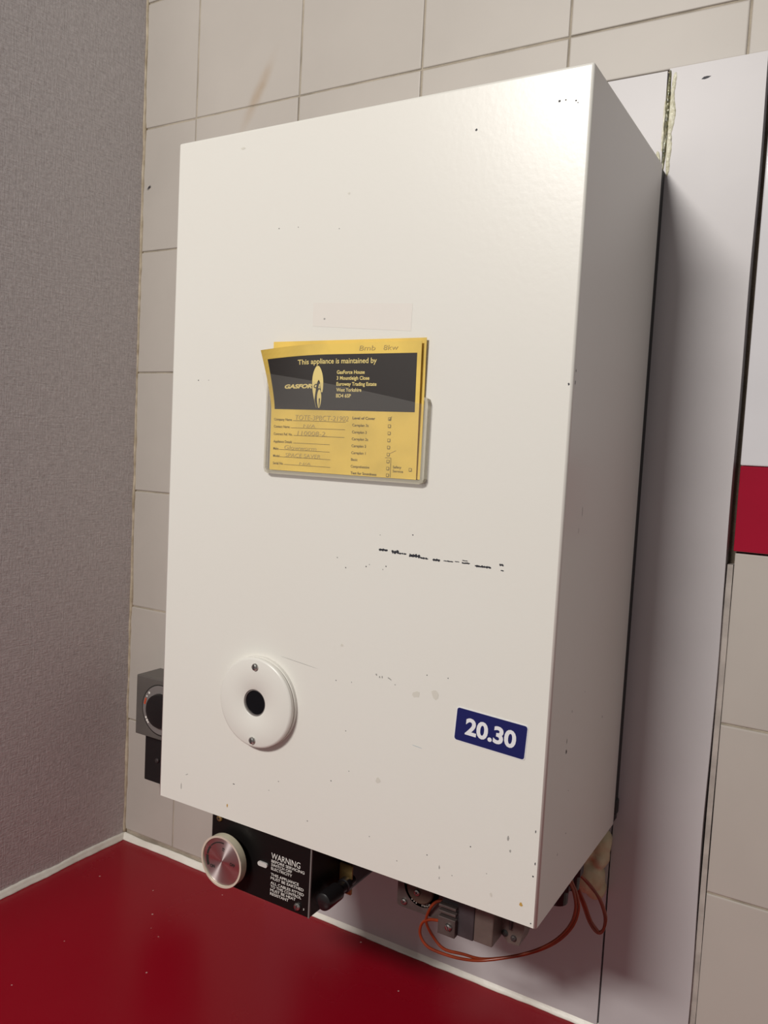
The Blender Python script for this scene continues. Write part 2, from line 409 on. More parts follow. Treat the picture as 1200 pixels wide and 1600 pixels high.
# filler strip in the lower part of the joint beside the tall panel
fs_ = wavy_panel('trim_4', 0.7116, 0.7162, 0.006, 0.447, 0.0008, 0.0119, 'old_filler', 0.0005, 0.0007, 8.0)
struct(fs_)
fo = wavy_panel('trim_5', 0.2393, WX1, 0.8622, 0.8652, 0.0022, 0.0119, 'caulk_ochre', 0, 0, 2.0, 4); struct(fo)

# ------------------------------------------------------------------ boiler
BX0, BX1, BYF, BYB, BZ0, BZ1 = 0.2765, 0.637, -0.2134, -0.016, 0.2052, 0.7810
boiler = empty('boiler', ((BX0 + BX1) / 2, BYB, BZ0))
tag(boiler, 'old white wall-hung gas boiler in a scuffed enamelled steel casing', 'boiler')
BO = []                                            # boiler's direct parts, parented at the end
def part(o): BO.append(o); return o
bm = bmesh.new(); add_box(bm, BX0, BX1, BYF, BYB, BZ0, BZ1)
bm.faces.ensure_lookup_table()
bmesh.ops.delete(bm, geom=[f for f in bm.faces if f.normal.z < -0.5 or f.normal.y > 0.5], context='FACES_ONLY')
bmesh.ops.bevel(bm, geom=[e for e in bm.edges if len(e.link_faces) == 2], offset=0.0020, segments=3, affect='EDGES', profile=0.5)
casing = part(obj('casing', bm, 'enamel'))
sol = casing.modifiers.new('sheet', 'SOLIDIFY'); sol.thickness = 0.0014; sol.offset = -1
for p in casing.data.polygons: p.use_smooth = p.area < 0.01
part(box('gap_shade_plate', BX0 + 0.004, BX1 - 0.0004, -0.0158, -0.0034, BZ0 + 0.001, BZ1 - 0.004, 'slot_dark'))  # back plate out to the casing edge; near-black colour stands in for gap shade
lug = part(box('lug', 0.630, 0.6385, -0.0135, -0.0045, 0.212, 0.2265, 'slot_dark', bev=0.002))

# paint damage
CHIPS = [(0.4973, 0.4535, 0.00277, 0.00138, 'k', -0.08), (0.4997, 0.4536, 0.00277, 0.00138, 'k', -0.08), (0.5021, 0.4536, 0.00277, 0.00138, 'k', -0.08), (0.5081, 0.4531, 0.00243, 0.00184, 'k', -0.08), (0.5101, 0.4531, 0.00243, 0.00184, 'k', -0.08), (0.5122, 0.4532, 0.00243, 0.00184, 'k', -0.08), (0.5143, 0.4525, 0.0026, 0.00092, 'k', -0.08), (0.5165, 0.4526, 0.0026, 0.00092, 'k', -0.08), (0.5186, 0.4526, 0.0026, 0.00092, 'k', -0.08), (0.5233, 0.452, 0.00273, 0.00184, 'k', -0.08), (0.5256, 0.452, 0.00273, 0.00184, 'k', -0.08), (0.5278, 0.4521, 0.00273, 0.00184, 'k', -0.08), (0.5301, 0.4521, 0.00273, 0.00184, 'k', -0.08), (0.5323, 0.4511, 0.0026, 0.00092, 'k', -0.08), (0.5344, 0.4511, 0.0026, 0.00092, 'k', -0.08), (0.5365, 0.4512, 0.0026, 0.00092, 'k', -0.08), (0.5428, 0.4509, 0.00248, 0.00138, 'k', -0.08), (0.5448, 0.4509, 0.00248, 0.00138, 'k', -0.08), (0.5467, 0.4509, 0.00248, 0.00138, 'k', -0.08), (0.552, 0.4511, 0.00318, 0.00055, 'k', -0.08), (0.5545, 0.4512, 0.00318, 0.00055, 'k', -0.08), (0.5569, 0.4512, 0.00318, 0.00055, 'k', -0.08), (0.5659, 0.4513, 0.0026, 0.00083, 'k', -0.08), (0.5679, 0.4513, 0.0026, 0.00083, 'k', -0.08), (0.5699, 0.4514, 0.0026, 0.00083, 'k', -0.08), (0.5765, 0.4503, 0.0026, 0.0011, 'k', -0.08), (0.5785, 0.4503, 0.0026, 0.0011, 'k', -0.08), (0.5804, 0.4504, 0.0026, 0.0011, 'k', -0.08), (0.5824, 0.4504, 0.0026, 0.0011, 'k', -0.08), (0.5843, 0.4504, 0.0026, 0.0011, 'k', -0.08), (0.5862, 0.4505, 0.0026, 0.0011, 'k', -0.08), (0.5942, 0.4532, 0.00217, 0.00115, 'k', -0.08), (0.5958, 0.4532, 0.00217, 0.00115, 'k', -0.08), (0.5954, 0.4494, 0.0013, 0.00055, 'k', -0.08), (0.5964, 0.4493, 0.0013, 0.00055, 'k', -0.08), (0.5604, 0.4516, 0.00217, 0.00037, 'k', -0.08), (0.562, 0.4516, 0.00217, 0.00037, 'k', -0.08), (0.5665, 0.453, 0.0026, 0.00046, 'k', -0.08), (0.5684, 0.453, 0.0026, 0.00046, 'k', -0.08), (0.3887, 0.6994, 0.00104, 0.00092, 'd', 0), (0.4077, 0.6987, 0.00073, 0.00064, 'd', 0), (0.4466, 0.6941, 0.00073, 0.00064, 'd', 0), (0.308, 0.5796, 0.00114, 0.00101, 'd', 0), (0.3197, 0.5796, 0.00073, 0.00064, 'd', 0), (0.5566, 0.7503, 0.00208, 0.00184, 'd', 0), (0.615, 0.7598, 0.00208, 0.00184, 'd', 0), (0.6193, 0.7599, 0.00104, 0.00092, 'd', 0), (0.6262, 0.7583, 0.0013, 0.00115, 'd', 0), (0.6275, 0.7569, 0.00078, 0.00069, 'd', 0), (0.4672, 0.4363, 0.00114, 0.00101, 'd', 0), (0.459, 0.4433, 0.00083, 0.00074, 'd', 0), (0.4856, 0.4394, 0.00104, 0.00092, 'd', 0), (0.4884, 0.4412, 0.00062, 0.00055, 'd', 0), (0.503, 0.4415, 0.00094, 0.00083, 'd', 0), (0.5004, 0.4388, 0.00068, 0.0006, 'd', 0), (0.5244, 0.4672, 0.00104, 0.00092, 'd', 0), (0.4966, 0.4645, 0.00062, 0.00055, 'd', 0), (0.4633, 0.3469, 0.00083, 0.00074, 'd', 0), (0.4776, 0.3481, 0.00068, 0.0006, 'd', 0), (0.4745, 0.3089, 0.00078, 0.00069, 'd', 0), (0.463, 0.266, 0.00094, 0.00083, 'd', 0), (0.4792, 0.2778, 0.00073, 0.00064, 'd', 0), (0.5424, 0.3658, 0.00083, 0.00074, 'd', 0), (0.5595, 0.3667, 0.00094, 0.00083, 'd', 0), (0.3641, 0.2378, 0.00208, 0.00069, 'd', 0), (0.4115, 0.2522, 0.00083, 0.00074, 'd', 0), (0.402, 0.2422, 0.00068, 0.0006, 'd', 0), (0.5849, 0.2486, 0.00094, 0.00083, 'd', 0), (0.5507, 0.232, 0.00083, 0.00074, 'd', 0), (0.5258, 0.2199, 0.00073, 0.00064, 'd', 0), (0.6368, 0.5774, 0.00114, 0.00184, 'd', 0), (0.6325, 0.2416, 0.00104, 0.00138, 'd', 0), (0.6333, 0.2509, 0.00083, 0.00184, 'd', 0), (0.6322, 0.2733, 0.00073, 0.0023, 'd', 0), (0.633, 0.2082, 0.00083, 0.00115, 'd', 0), (0.5718, 0.223, 0.00068, 0.0006, 'd', 0), (0.5983, 0.2329, 0.00062, 0.00055, 'd', 0), (0.5007, 0.2315, 0.00073, 0.00064, 'd', 0), (0.4421, 0.2272, 0.00104, 0.00074, 'd', 0), (0.4995, 0.3583, 0.00156, 0.00184, 'g', 0), (0.5025, 0.3569, 0.0013, 0.00138, 'g', 0), (0.5047, 0.3573, 0.00104, 0.00184, 'g', 0), (0.5114, 0.3571, 0.00364, 0.00092, 'g', -0.4), (0.5161, 0.3536, 0.00104, 0.00092, 'g', 0), (0.4539, 0.7194, 0.00208, 0.00184, 'f', 0), (0.4367, 0.6268, 0.00208, 0.00138, 'g', 0), (0.5612, 0.226, 0.00104, 0.00276, 'g', 0), (0.5617, 0.2179, 0.00078, 0.00184, 'g', 0), (0.6128, 0.263, 0.00156, 0.00322, 'g', 0), (0.6148, 0.2544, 0.00156, 0.00184, 'g', 0), (0.6027, 0.2188, 0.00208, 0.00276, 'f', 0), (0.3038, 0.2205, 0.00078, 0.00598, 'g', 0), (0.3102, 0.2327, 0.00312, 0.00055, 'g', 0.5), (0.5055, 0.2769, 0.0052, 0.00644, 'f', 0), (0.4671, 0.3756, 0.0026, 0.0023, 'f', 0), (0.3484, 0.7668, 0.00468, 0.00184, 'f', 0), (0.5378, 0.311, 0.00988, 0.00046, 'b', -0.12), (0.4269, 0.3547, 0.039, 0.00032, 'g', -0.1), (0.5343, 0.3499, 0.00728, 0.00644, 'f', 0), (0.55, 0.353, 0.00728, 0.0092, 'f', 0), (0.3579, 0.217, 0.00156, 0.00276, 'r', 0), (0.6252, 0.2189, 0.0026, 0.00276, 'o', 0)]
SIDE_CHIPS = [(-0.2138, 0.5865, 0.00112, 0.0025), (-0.2134, 0.5787, 0.00112, 0.003), (-0.1721, 0.3182, 0.0028, 0.0035), (-0.1724, 0.3263, 0.00084, 0.0045), (-0.1649, 0.3461, 0.00084, 0.0025), (-0.1356, 0.354, 0.0007, 0.001), (-0.0804, 0.3203, 0.00098, 0.0025), (-0.1607, 0.2858, 0.00084, 0.001), (-0.1739, 0.4919, 0.00056, 0.008), (-0.1798, 0.4787, 0.00056, 0.005), (-0.1764, 0.2435, 0.0007, 0.0025), (-0.1595, 0.2527, 0.00112, 0.0015)]

cm = ['chip_black', 'chip_grey', 'chip_faint', 'chip_blue', 'chip_ochre']; kinds = {'k': 0, 'd': 0, 'g': 1, 'f': 2, 'b': 3, 'o': 4, 'r': 4}
sv, sf, si = [], [], []
for i, (x, z, w, h, k, ang) in enumerate(CHIPS):
    r_ = random.Random(i); x = min(x, BX1 - 0.0030); n = 9; h *= 1.7 if k == 'k' else 1.2 if w < 0.005 else 1.0; w *= 1.2 if w < 0.005 else 1.0; k0 = len(sv)
    for q in range(n):
        a = 2 * math.pi * q / n; rr = r_.uniform(0.55, 1.1) if w < 0.02 else 1
        dx, dz = math.cos(a) * rr * w / 2, math.sin(a) * rr * h / 2
        sv.append((x + dx * math.cos(ang) - dz * math.sin(ang), BYF - 0.00012, z + dx * math.sin(ang) + dz * math.cos(ang)))
    sf.append(tuple(range(k0, k0 + n))); si.append(kinds[k])
for i, (y, z, w, h) in enumerate(SIDE_CHIPS):
    r_ = random.Random(i + 99); n = 8; k0 = len(sv)
    y = max(y, BYF + 0.004)
    for q in range(n):
        a = 2 * math.pi * q / n; rr = r_.uniform(0.6, 1.1)
        sv.append((BX1 + 0.00012, y + math.cos(a) * rr * w / 2, z + math.sin(a) * rr * h / 2))
    sf.append(tuple(range(k0, k0 + n))); si.append(0)
me = bpy.data.meshes.new('paint_chips'); me.from_pydata(sv, [], sf); me.update()
chips = part(link('paint_chips', me, cm[0])); chips['kind'] = 'stuff'
for q in cm[1:]: me.materials.append(MATS[q])
for p, i in zip(me.polygons, si): p.material_index = i
pr = Print(lambda x, z: BYF - 0.00010); pr.poly([(0.4258, 0.6214), (0.5136, 0.6152), (0.5139, 0.6350), (0.4256, 0.6395)])
part(pr.build('label_residue', 'residue', None))

# sight-glass cover
PCX, PCZ = 0.3895, 0.3156
cover = part(lathe('peephole_cover', PCX, PCZ, [(0.0378, BYF), (0.0378, -0.2164), (0.0366, -0.2166), (0.0366, -0.2176), (0.0374, -0.2178), (0.0374, -0.2205), (0.0368, -0.2213), (0.0356, -0.2218), (0.0118, -0.2218), (0.0112, -0.2214), (0.0112, BYF - 0.0002)], 'enamel', n=72))
def kid(o, par):
    """Parent keeping the world place (parents are only translated)."""
    o.parent = par; o.matrix_parent_inverse = Matrix.Translation(-Vector(par.location)); return o
kid(lathe('sight_ring', PCX, PCZ, [(0.0111, -0.2140), (0.0111, -0.2206), (0.0102, -0.2207), (0.0100, -0.2190)], 'grey_ring', n=36), cover)
kid(lathe('sight_glass', PCX, PCZ, [(0.0108, -0.2138), (0.0108, -0.2196), (0.0, -0.2196)], 'dark_glass', n=36), cover)
kid(screw(0.3893, -0.2218, 0.3458, 0.0030, None, ang=84), cover)
kid(screw(0.3893, -0.2218, 0.2842, 0.0030, None, ang=84), cover)

# control panel box with warning text
CP = -0.2084
panel = part(box('control_panel', 0.3370, 0.4445, CP, -0.100, 0.1435, 0.2250, 'black_panel', bev=0.0008))
pr = Print(lambda x, z: CP - 0.00012)
pr.text('WARNING', 0.4037, 0.1822, 0.0300, 0.0050, 0.0)
for body, z, w in (('BEFORE SERVICING', 0.1789, 0.0342), ('SWITCH OFF', 0.1757, 0.0215), ('ELECTRICITY', 0.1725, 0.0218), ('THIS APPLIANCE', 0.1674, 0.0290), ('MUST BE EARTHED', 0.1642, 0.0340),
                   ('ALL CABLES FITTED', 0.1602, 0.0345), ('TO THIS CONTROL', 0.1570, 0.0320), ('MUST BE HEAT', 0.1538, 0.0265), ('RESISTANT', 0.1506, 0.0193)):
    pr.text(body, 0.4040, z, w, 0.0023, 0.008)
pr.text('3', 0.4385, 0.1487, None, 0.0016, 0.02)
kid(pr.build('warning_text', 'print_white', None), panel)
kid(box('edge_strip', 0.4436, 0.4448, CP - 0.0004, CP + 0.001, 0.1437, 0.2048, 'grey_ring'), panel)
bm = bmesh.new(); poly_prism(bm, rounded(0.3905, 0.4005, 0.1728, 0.1766, 0.0018), CP - 0.0016, CP + 0.001)
kid(obj('indicator_lamp', bm, 'lens_clear'), panel)
kid(screw(0.3462, CP, 0.2012, 0.0030, None, cross=True, m='brass', ang=30), panel)
kid(screw(0.4328, CP, 0.1500, 0.0032, None, ang=70), panel)

# control knob
KX, KZ, KY, KR = 0.3606, 0.1712, -0.2220, 0.0222
knob = part(lathe('control_knob', KX, KZ, [(0.0, -0.2085), (0.008, -0.2085), (0.008, -0.2140), (KR * .97, -0.2142), (KR, -0.2150), (KR, KY + 0.0006), (KR - 0.0006, KY), (KR - 0.0016, KY), (KR - 0.0018, KY + 0.0012), (0.0, KY + 0.0012)], 'knob_cream', n=72))
kid(lathe('knob_rim', KX, KZ, [(KR + 0.0001, KY + 0.0010), (KR + 0.0001, KY - 0.0002), (KR - 0.0016, KY - 0.0002), (KR - 0.0017, KY + 0.001)], 'knob_rim', n=72), knob)
bm = bmesh.new(); n = 96
c0 = bm.verts.new((0, 0, 0)); ring = [bm.verts.new(((KR - 0.0019) * math.cos(2 * math.pi * i / n), 0.0, (KR - 0.0019) * math.sin(2 * math.pi * i / n))) for i in range(n)]
inner = [bm.verts.new((0.0006 * math.cos(2 * math.pi * i / n), 0, 0.0006 * math.sin(2 * math.pi * i / n))) for i in range(n)]
for i in range(n):
    j = (i + 1) % n; bm.faces.new((ring[i], inner[i], inner[j], ring[j])); bm.faces.new((c0, inner[j], inner[i]))
me = bpy.data.meshes.new('spun_face')
bmesh.ops.recalc_face_normals(bm, faces=bm.faces)
for f in bm.faces:
    if f.normal.y > 0: f.normal_flip()
bm.to_mesh(me); bm.free()
face = link('spun_face', me, 'spun_metal'); face.location = (KX, KY + 0.0010, KZ); kid(face, knob)
pr = Print(lambda x, z: KY + 0.0008)
def arc(r0, r1, a0, a1, k=14):
    A = [math.radians(a0 + (a1 - a0) * i / k) for i in range(k + 1)]
    pr.quads([(KX + r0 * math.cos(a), KZ + r0 * math.sin(a)) for a in A], [(KX + r1 * math.cos(a), KZ + r1 * math.sin(a)) for a in A])
arc(0.0158, 0.0168, 84, 140); arc(0.0154, 0.0172, 144, 172); arc(0.0150, 0.0176, 175, 206)
pr.text('ON', KX - 0.0125, KZ - 0.0085, 0.0052, 0.0026, 0.03, rot=0.15)
pr.text('OFF', KX + 0.0088, KZ - 0.0005, 0.0056, 0.0026, 0.03, rot=-0.15)
pr.text('15', KX + 0.0022, KZ + 0.0095, 0.0028, 0.0022, 0.03, rot=1.4)
kid(pr.build('knob_markings', 'print_black', None), knob)

# gas tap with brass bracket
tap = part(lathe('gas_tap', 0.4546, 0.1588, [(0.0, -0.2052), (0.0052, -0.2052), (0.0071, -0.2040), (0.0075, -0.2020), (0.0075, -0.1840), (0.0052, -0.1820), (0.0050, -0.1740), (0.0062, -0.1735), (0.0062, -0.1690), (0.0040, -0.1685), (0.0040, -0.1600), (0.0, -0.1600)], 'black_plastic', n=32))
bm = bmesh.new(); poly_prism(bm, [(0.4452, 0.1478), (0.4572, 0.1478), (0.4576, 0.1482), (0.4576, 0.1728), (0.4568, 0.1738), (0.4452, 0.1738)], -0.1658, -0.1642)
add_box(bm, 0.4445, 0.4462, -0.1650, -0.145, 0.1500, 0.1720)
kid(obj('bracket', bm, 'brass'), tap)
bm = bmesh.new(); poly_prism(bm, rounded(0.4445, 0.4535, 0.1470, 0.1860, 0.004), -0.1640, -0.105)
kid(obj('tap_body', bm, 'black_plastic'), tap)

# gas valve assembly
valve = part(box('gas_valve', 0.500, 0.604, -0.1390, -0.0700, 0.1560, 0.2300, 'valve_brown', bev=0.002))
bm = bmesh.new(); poly_prism(bm, rounded(0.4940, 0.5500, 0.1450, 0.2060, 0.003), -0.1500, -0.1385)
kid(obj('mounting_flange', bm, 'valve_brown'), valve)
kid(lathe('dial', 0.5165, 0.1668, [(0.0, -0.1535), (0.0115, -0.1535), (0.0125, -0.1525), (0.0125, -0.1500), (0.0165, -0.1500), (0.0165, -0.1495)], 'dial_brown', n=40), valve)
pr = Print(lambda x, z: -0.1503)
for q in range(3):
    a = math.radians(236 + q * 9); pr.poly([(0.5165 + 0.0148 * math.cos(a) + 0.0006 * math.cos(t * 1.047), 0.1668 + 0.0148 * math.sin(a) + 0.0006 * math.sin(t * 1.047)) for t in range(6)])
pr.text('PILOT', 0.5178, 0.1513, 0.0085, 0.0024, 0.02, rot=0.25)
kid(pr.build('dial_lettering', 'valve_letter', None), valve)
kid(screw(0.5011, -0.1500, 0.1503, 0.0028, None, cross=True, ang=40), valve)
kid(screw(0.5145, -0.1535, 0.1640, 0.0028, None, cross=True, ang=60), valve)
tb = kid(box('terminal_block', 0.5445, 0.5728, -0.1690, -0.1380, 0.1502, 0.2060, 'terminal_grey', bev=0.0008), valve)
for z0_, z1_ in ((0.1496, 0.1640), (0.1668, 0.1690), (0.1716, 0.1738)): kid(box('terminal_cover' if z0_ < .15 else 'terminal_rib', 0.5440, 0.5590, -0.1735, -0.1680, z0_, z1_, 'valve_brown', bev=0.0004), valve)
kid(screw(0.5536, -0.1735, 0.1578, 0.0030, None, ang=115), valve)
kid(box('solenoid', 0.5730, 0.5888, -0.1690, -0.1400, 0.1510, 0.2060, 'valve_taupe', bev=0.0008), valve)
pr = Print(lambda x, z: -0.16925); pr.quads([(0.5752 + 0.0105 * i / 12, 0.1768 + 0.0042 * math.sin(math.pi * i / 12)) for i in range(13)], [(0.5752 + 0.0105 * i / 12, 0.1764 + 0.0042 * math.sin(math.pi * i / 12)) for i in range(13)])
kid(pr.build('embossed_arc', 'chip_grey', None), valve)
bm = bmesh.new(); poly_prism(bm, [(0.5885, 0.206), (0.5885, 0.1535), (0.5945, 0.1478), (0.6035, 0.1478), (0.6070, 0.1625), (0.6075, 0.206)], -0.1500, -0.1300)
kid(obj('outlet_block', bm, 'valve_taupe'), valve)
kid(lathe('test_nipple', 0.5915, 0.1545, [(0.0, -0.1512), (0.0014, -0.1512), (0.0020, -0.1505), (0.0028, -0.1503), (0.0028, -0.1495)], 'slot_dark', n=20), valve)
kid(screw(0.5990, -0.1500, 0.1530, 0.0024, None, ang=60, m='dark_metal'), valve)
kid(box('clamp_bar', 0.5955, 0.5975, -0.1530, -0.1490, 0.1600, 0.2050, 'dark_metal', bev=0.0006), valve)
# dark pipework at the back right
for (x, y, z, r, h) in ((0.6020, -0.112, 0.186, 0.0125, 0.05), (0.6150, -0.098, 0.190, 0.0115, 0.05), (0.6230, -0.085, 0.198, 0.0080, 0.05)):
    bm = bmesh.new()
    bmesh.ops.create_cone(bm, cap_ends=True, segments=20, radius1=r * .8, radius2=r, depth=h, matrix=Matrix.Translation((x, y, z)))
    bmesh.ops.create_cone(bm, cap_ends=True, segments=6, radius1=r * 1.15, radius2=r * 1.15, depth=0.012, matrix=Matrix.Translation((x, y, z - 0.006)))
    part(obj('pipe_union', bm, 'black_plastic'))

# thermocouple leads
W = 0.00125
part(tube('thermocouple_lead', [(0.5430, -0.1560, 0.1680), (0.5338, -0.1560, 0.1635), (0.5272, -0.1545, 0.1540), (0.5222, -0.1490, 0.1385), (0.5260, -0.1400, 0.1215), (0.5345, -0.1370, 0.1135), (0.5480, -0.1300, 0.1105), (0.5650, -0.1200, 0.1070), (0.5950, -0.1120, 0.1180), (0.6170, -0.1060, 0.1320), (0.6300, -0.1020, 0.1480), (0.6345, -0.1000, 0.1640), (0.6320, -0.1000, 0.1770), (0.6260, -0.1000, 0.1890), (0.6200, -0.1000, 0.2100)], W, 'copper_wire'))
part(tube('thermocouple_lead', [(0.5480, -0.1600, 0.1560), (0.5380, -0.1560, 0.1490), (0.5270, -0.1520, 0.1440), (0.5180, -0.1480, 0.1360), (0.5150, -0.1450, 0.1240), (0.5200, -0.1430, 0.1150), (0.5300, -0.1400, 0.1110), (0.5480, -0.1330, 0.1080), (0.5660, -0.1230, 0.1080), (0.5960, -0.1140, 0.1200), (0.6160, -0.1080, 0.1335), (0.6285, -0.1040, 0.1495), (0.6325, -0.1020, 0.1650), (0.6300, -0.1020, 0.1790), (0.6240, -0.1020, 0.1900), (0.6180, -0.1020, 0.2100)], W, 'copper_wire'))
for k, (dx, dz) in enumerate(((0, 0), (0.0022, -0.0010))):
    part(tube('thermocouple_lead', [(0.6080 + dx, -0.068, 0.1960), (0.6140 + dx, -0.064, 0.1790), (0.6220 + dx, -0.060, 0.1725 + dz), (0.6310, -0.058, 0.1660 + dz), (0.6400 + dx * .3, -0.058, 0.1560), (0.6462 + dx * .4, -0.060, 0.1440), (0.6462, -0.060, 0.1330), (0.6430, -0.060, 0.1275 - dz), (0.6380 + dx, -0.060, 0.1290 - dz), (0.6325 + dx, -0.060, 0.1360), (0.6270 + dx, -0.062, 0.1500), (0.6200 + dx, -0.066, 0.1680), (0.6140 + dx, -0.072, 0.2000)], W, 'copper_wire'))
for o in BO: kid(o, boiler)

# ------------------------------------------------------------------ number sticker on the boiler front
A = math.radians(-3.0); SX, SZ = 0.5945, 0.3343
def rot_pts(pts, cx, cz, a): return [(cx + (x - cx) * math.cos(a) - (z - cz) * math.sin(a), cz + (x - cx) * math.sin(a) + (z - cz) * math.cos(a)) for x, z in pts]
bm = bmesh.new(); poly_prism(bm, rot_pts(rounded(SX - 0.0272, SX + 0.0272, SZ - 0.0124, SZ + 0.0124, 0.0021), SX, SZ, A), BYF - 0.00035, BYF - 0.00005)
st = obj('number_sticker', bm, 'sticker_white'); tag(st, 'navy blue sticker reading 20.30 on the boiler front', 'sticker')
bm = bmesh.new(); poly_prism(bm, rot_pts(rounded(SX - 0.0266, SX + 0.0266, SZ - 0.0118, SZ + 0.0118, 0.0018), SX, SZ, A), BYF - 0.00050, BYF - 0.00030)
obj('blue_field', bm, 'navy', st)
pr = Print(lambda x, z: BYF - 0.00060); pr.text('20.30', SX - 0.0192, SZ - 0.0046, 0.0385, 0.0112, 0.035, rot=A)
pr.build('printed_number', 'sticker_white', st)

# ------------------------------------------------------------------ service cards in a clear pocket
CX0, CX1, CZ0, CZ1 = 0.3917, 0.5262, 0.5078, 0.6072
def card_y(x, z):
    u = (x - CX0) / (CX1 - CX0); v = (z - CZ0) / (CZ1 - CZ0)
    return -0.2168 - 0.0150 * max(0, 1 - u / 0.42) ** 2 * max(0, (v - 0.50) / 0.50) ** 1.25 - 0.0022 * max(0, v)
def sheet(name, x0, x1, z0, z1, yfun, th, m, parent=None, nx=36, nz=28, topfun=None):
    bm = bmesh.new(); G = []
    for s_ in (0, 1):
        rows = []
        for j in range(nz + 1):
            row = []
            for i in range(nx + 1):
                x = x0 + (x1 - x0) * i / nx; zt = topfun(x) if topfun else z1
                z = z0 + (zt - z0) * j / nz
                row.append(bm.verts.new((x, yfun(x, z) + s_ * th, z)))
            rows.append(row)
        G.append(rows)
    F, K = G
    for R_ in G:
        for j in range(nz):
            for i in range(nx): bm.faces.new((R_[j][i], R_[j][i + 1], R_[j + 1][i + 1], R_[j + 1][i]))
    def rim(a, b):
        for i in range(len(a) - 1): bm.faces.new((a[i], a[i + 1], b[i + 1], b[i]))
    rim(F[0], K[0]); rim(F[-1], K[-1]); rim([r[0] for r in F], [r[0] for r in K]); rim([r[-1] for r in F], [r[-1] for r in K])
    return obj(name, bm, m, parent, True) if False else obj(name, bm, m, parent)
back = sheet('service_card', 0.3902, 0.5285, 0.5080, 0.6098, lambda x, z: -0.21530 - 0.0010 * max(0, (z - 0.56) / 0.05), 0.0003, 'card_yellow', None, 8, 8)
tag(back, 'plain yellow card tucked behind the printed card in the clear pocket', 'card')
card = sheet('service_card', CX0, CX1, CZ0, CZ1, card_y, 0.0003, 'card_yellow')
tag(card, 'yellow service card with black heading band and curled left corner', 'card')
def drop(x, z):                                   # the curled corner also dips a little
    return z - 0.42 * max(0, -0.2168 - 0.0022 * (z - CZ0) / (CZ1 - CZ0) - card_y(x, z))
off = lambda d: (lambda x, z: (card_y(x, z) - d, drop(x, z)))
for v in card.data.vertices: v.co.z = drop(v.co.x, v.co.z)

pr = Print(off(0.00012))
for j in range(20):
    for i in range(40):
        xa, xb = 0.3952 + 0.1276 * i / 40, 0.3952 + 0.1276 * (i + 1) / 40
        za, zb = 0.5564 + 0.0424 * j / 20, 0.5564 + 0.0424 * (j + 1) / 20
        pr.poly([(xa, za), (xb, za), (xb, zb), (xa, zb)])
pr.build('heading_band', 'card_black', card)
pr = Print(off(0.00024))
pr.text('This appliance is maintained by', 0.4190, 0.5919, 0.0702, 0.0038, 0.012)
for i, (t, w) in enumerate((('GasForce House', 0.0250), ('3 Mountleigh Close', 0.0293), ('Euroway Trading Estate', 0.0357), ('West Yorkshire', 0.0226), ('BD4 6SP', 0.0135))):
    pr.text(t, 0.4541, 0.5840 - 0.00443 * i, w, 0.0026, 0.022)
# flame emblem: tall leaf with an arched cut-out holding a smaller flame
FX, FT, FB, FW = 0.4368, 0.5902, 0.5577, 0.0051
def leaf(cx, top, bot, w, lean, k=24):
    Lp, Rp = [], []
    for i in range(k + 1):
        t = i / k; z = top + (bot - top) * t; s_ = math.sin(math.pi * min(1, (t * 0.93 + 0.015)) ** 0.75) ** 0.8 * w
        c = cx + lean * (t - 0.5); Lp.append((c - s_, z)); Rp.append((c + s_, z))
    return Lp, Rp
Lp, Rp = leaf(FX, FT, FB, FW, 0.0006)
def cut(z, side):                       # right edge of the left limb / left edge of the right limb
    t = (0.5792 - z) / (0.5792 - FB)
    return FX + 0.0008 + (-1 if side < 0 else 1) * 0.0034 * max(0, t) ** 0.40 - (0.0008 * t if side < 0 else -0.0002 * t)
l1, r1, l2, r2 = [], [], [], []
for (a, z), (b, _) in zip(Lp, Rp):
    if z > 0.5796: l1.append((a, z)); r1.append((b, z))
zz = [0.5796 - (0.5796 - 0.5582) * i / 18 for i in range(19)]
def edge(side, z):
    arr = Lp if side < 0 else Rp
    for (x0, z0), (x1, z1) in zip(arr, arr[1:]):
        if z1 <= z <= z0: return x0 + (x1 - x0) * (z0 - z) / (z0 - z1)
    return arr[-1][0]
l1.append((edge(-1, 0.5796), 0.5796)); r1.append((edge(1, 0.5796), 0.5796)); pr.quads(l1, r1)
pr.quads([(edge(-1, z), z) for z in zz], [(max(edge(-1, z) + 0.0002, min(cut(z, -1), FX + 0.0008)), z) for z in zz])
zr = [z for z in zz if z > 0.5690]
pr.quads([(min(edge(1, z) - 0.00015, cut(z, 1)), z) for z in zr], [(edge(1, z), z) for z in zr])
zz = [0.5722 - (0.5722 - 0.5580) * i / 14 for i in range(15)]
def small(z): return math.sin(math.pi * min(1, 0.02 + 0.9 * (0.5722 - z) / 0.0142) ** 0.8) ** 0.8 * 0.0020
pr.quads([(FX + 0.0016 - small(z), z) for z in zz], [(FX + 0.0016 - small(z) * (0.15 if z < 0.5655 else -1), z) for z in zz])
pr.quads([(FX + 0.0016 + small(z) * 0.45, z) for z in zz[6:]], [(FX + 0.0016 + small(z), z) for z in zz[6:]])
pr.text('GASFOR', 0.4064, 0.5733, 0.0252, 0.0030, 0.05, 0.28)
pr.text('E', 0.4373, 0.5733, 0.0028, 0.0030, 0.04, 0.28)
pr.build('heading_print', 'card_text_yellow', card)
pr = Print(off(0.00036)); pr.text('C', 0.4333, 0.5733, 0.0032, 0.0030, 0.04, 0.28); pr.build('emblem_letter', 'card_black', card)
pr = Print(off(0.00020))
LZ = [0.5474, 0.5417, 0.5358, 0.5298, 0.5241, 0.5183, 0.5124]
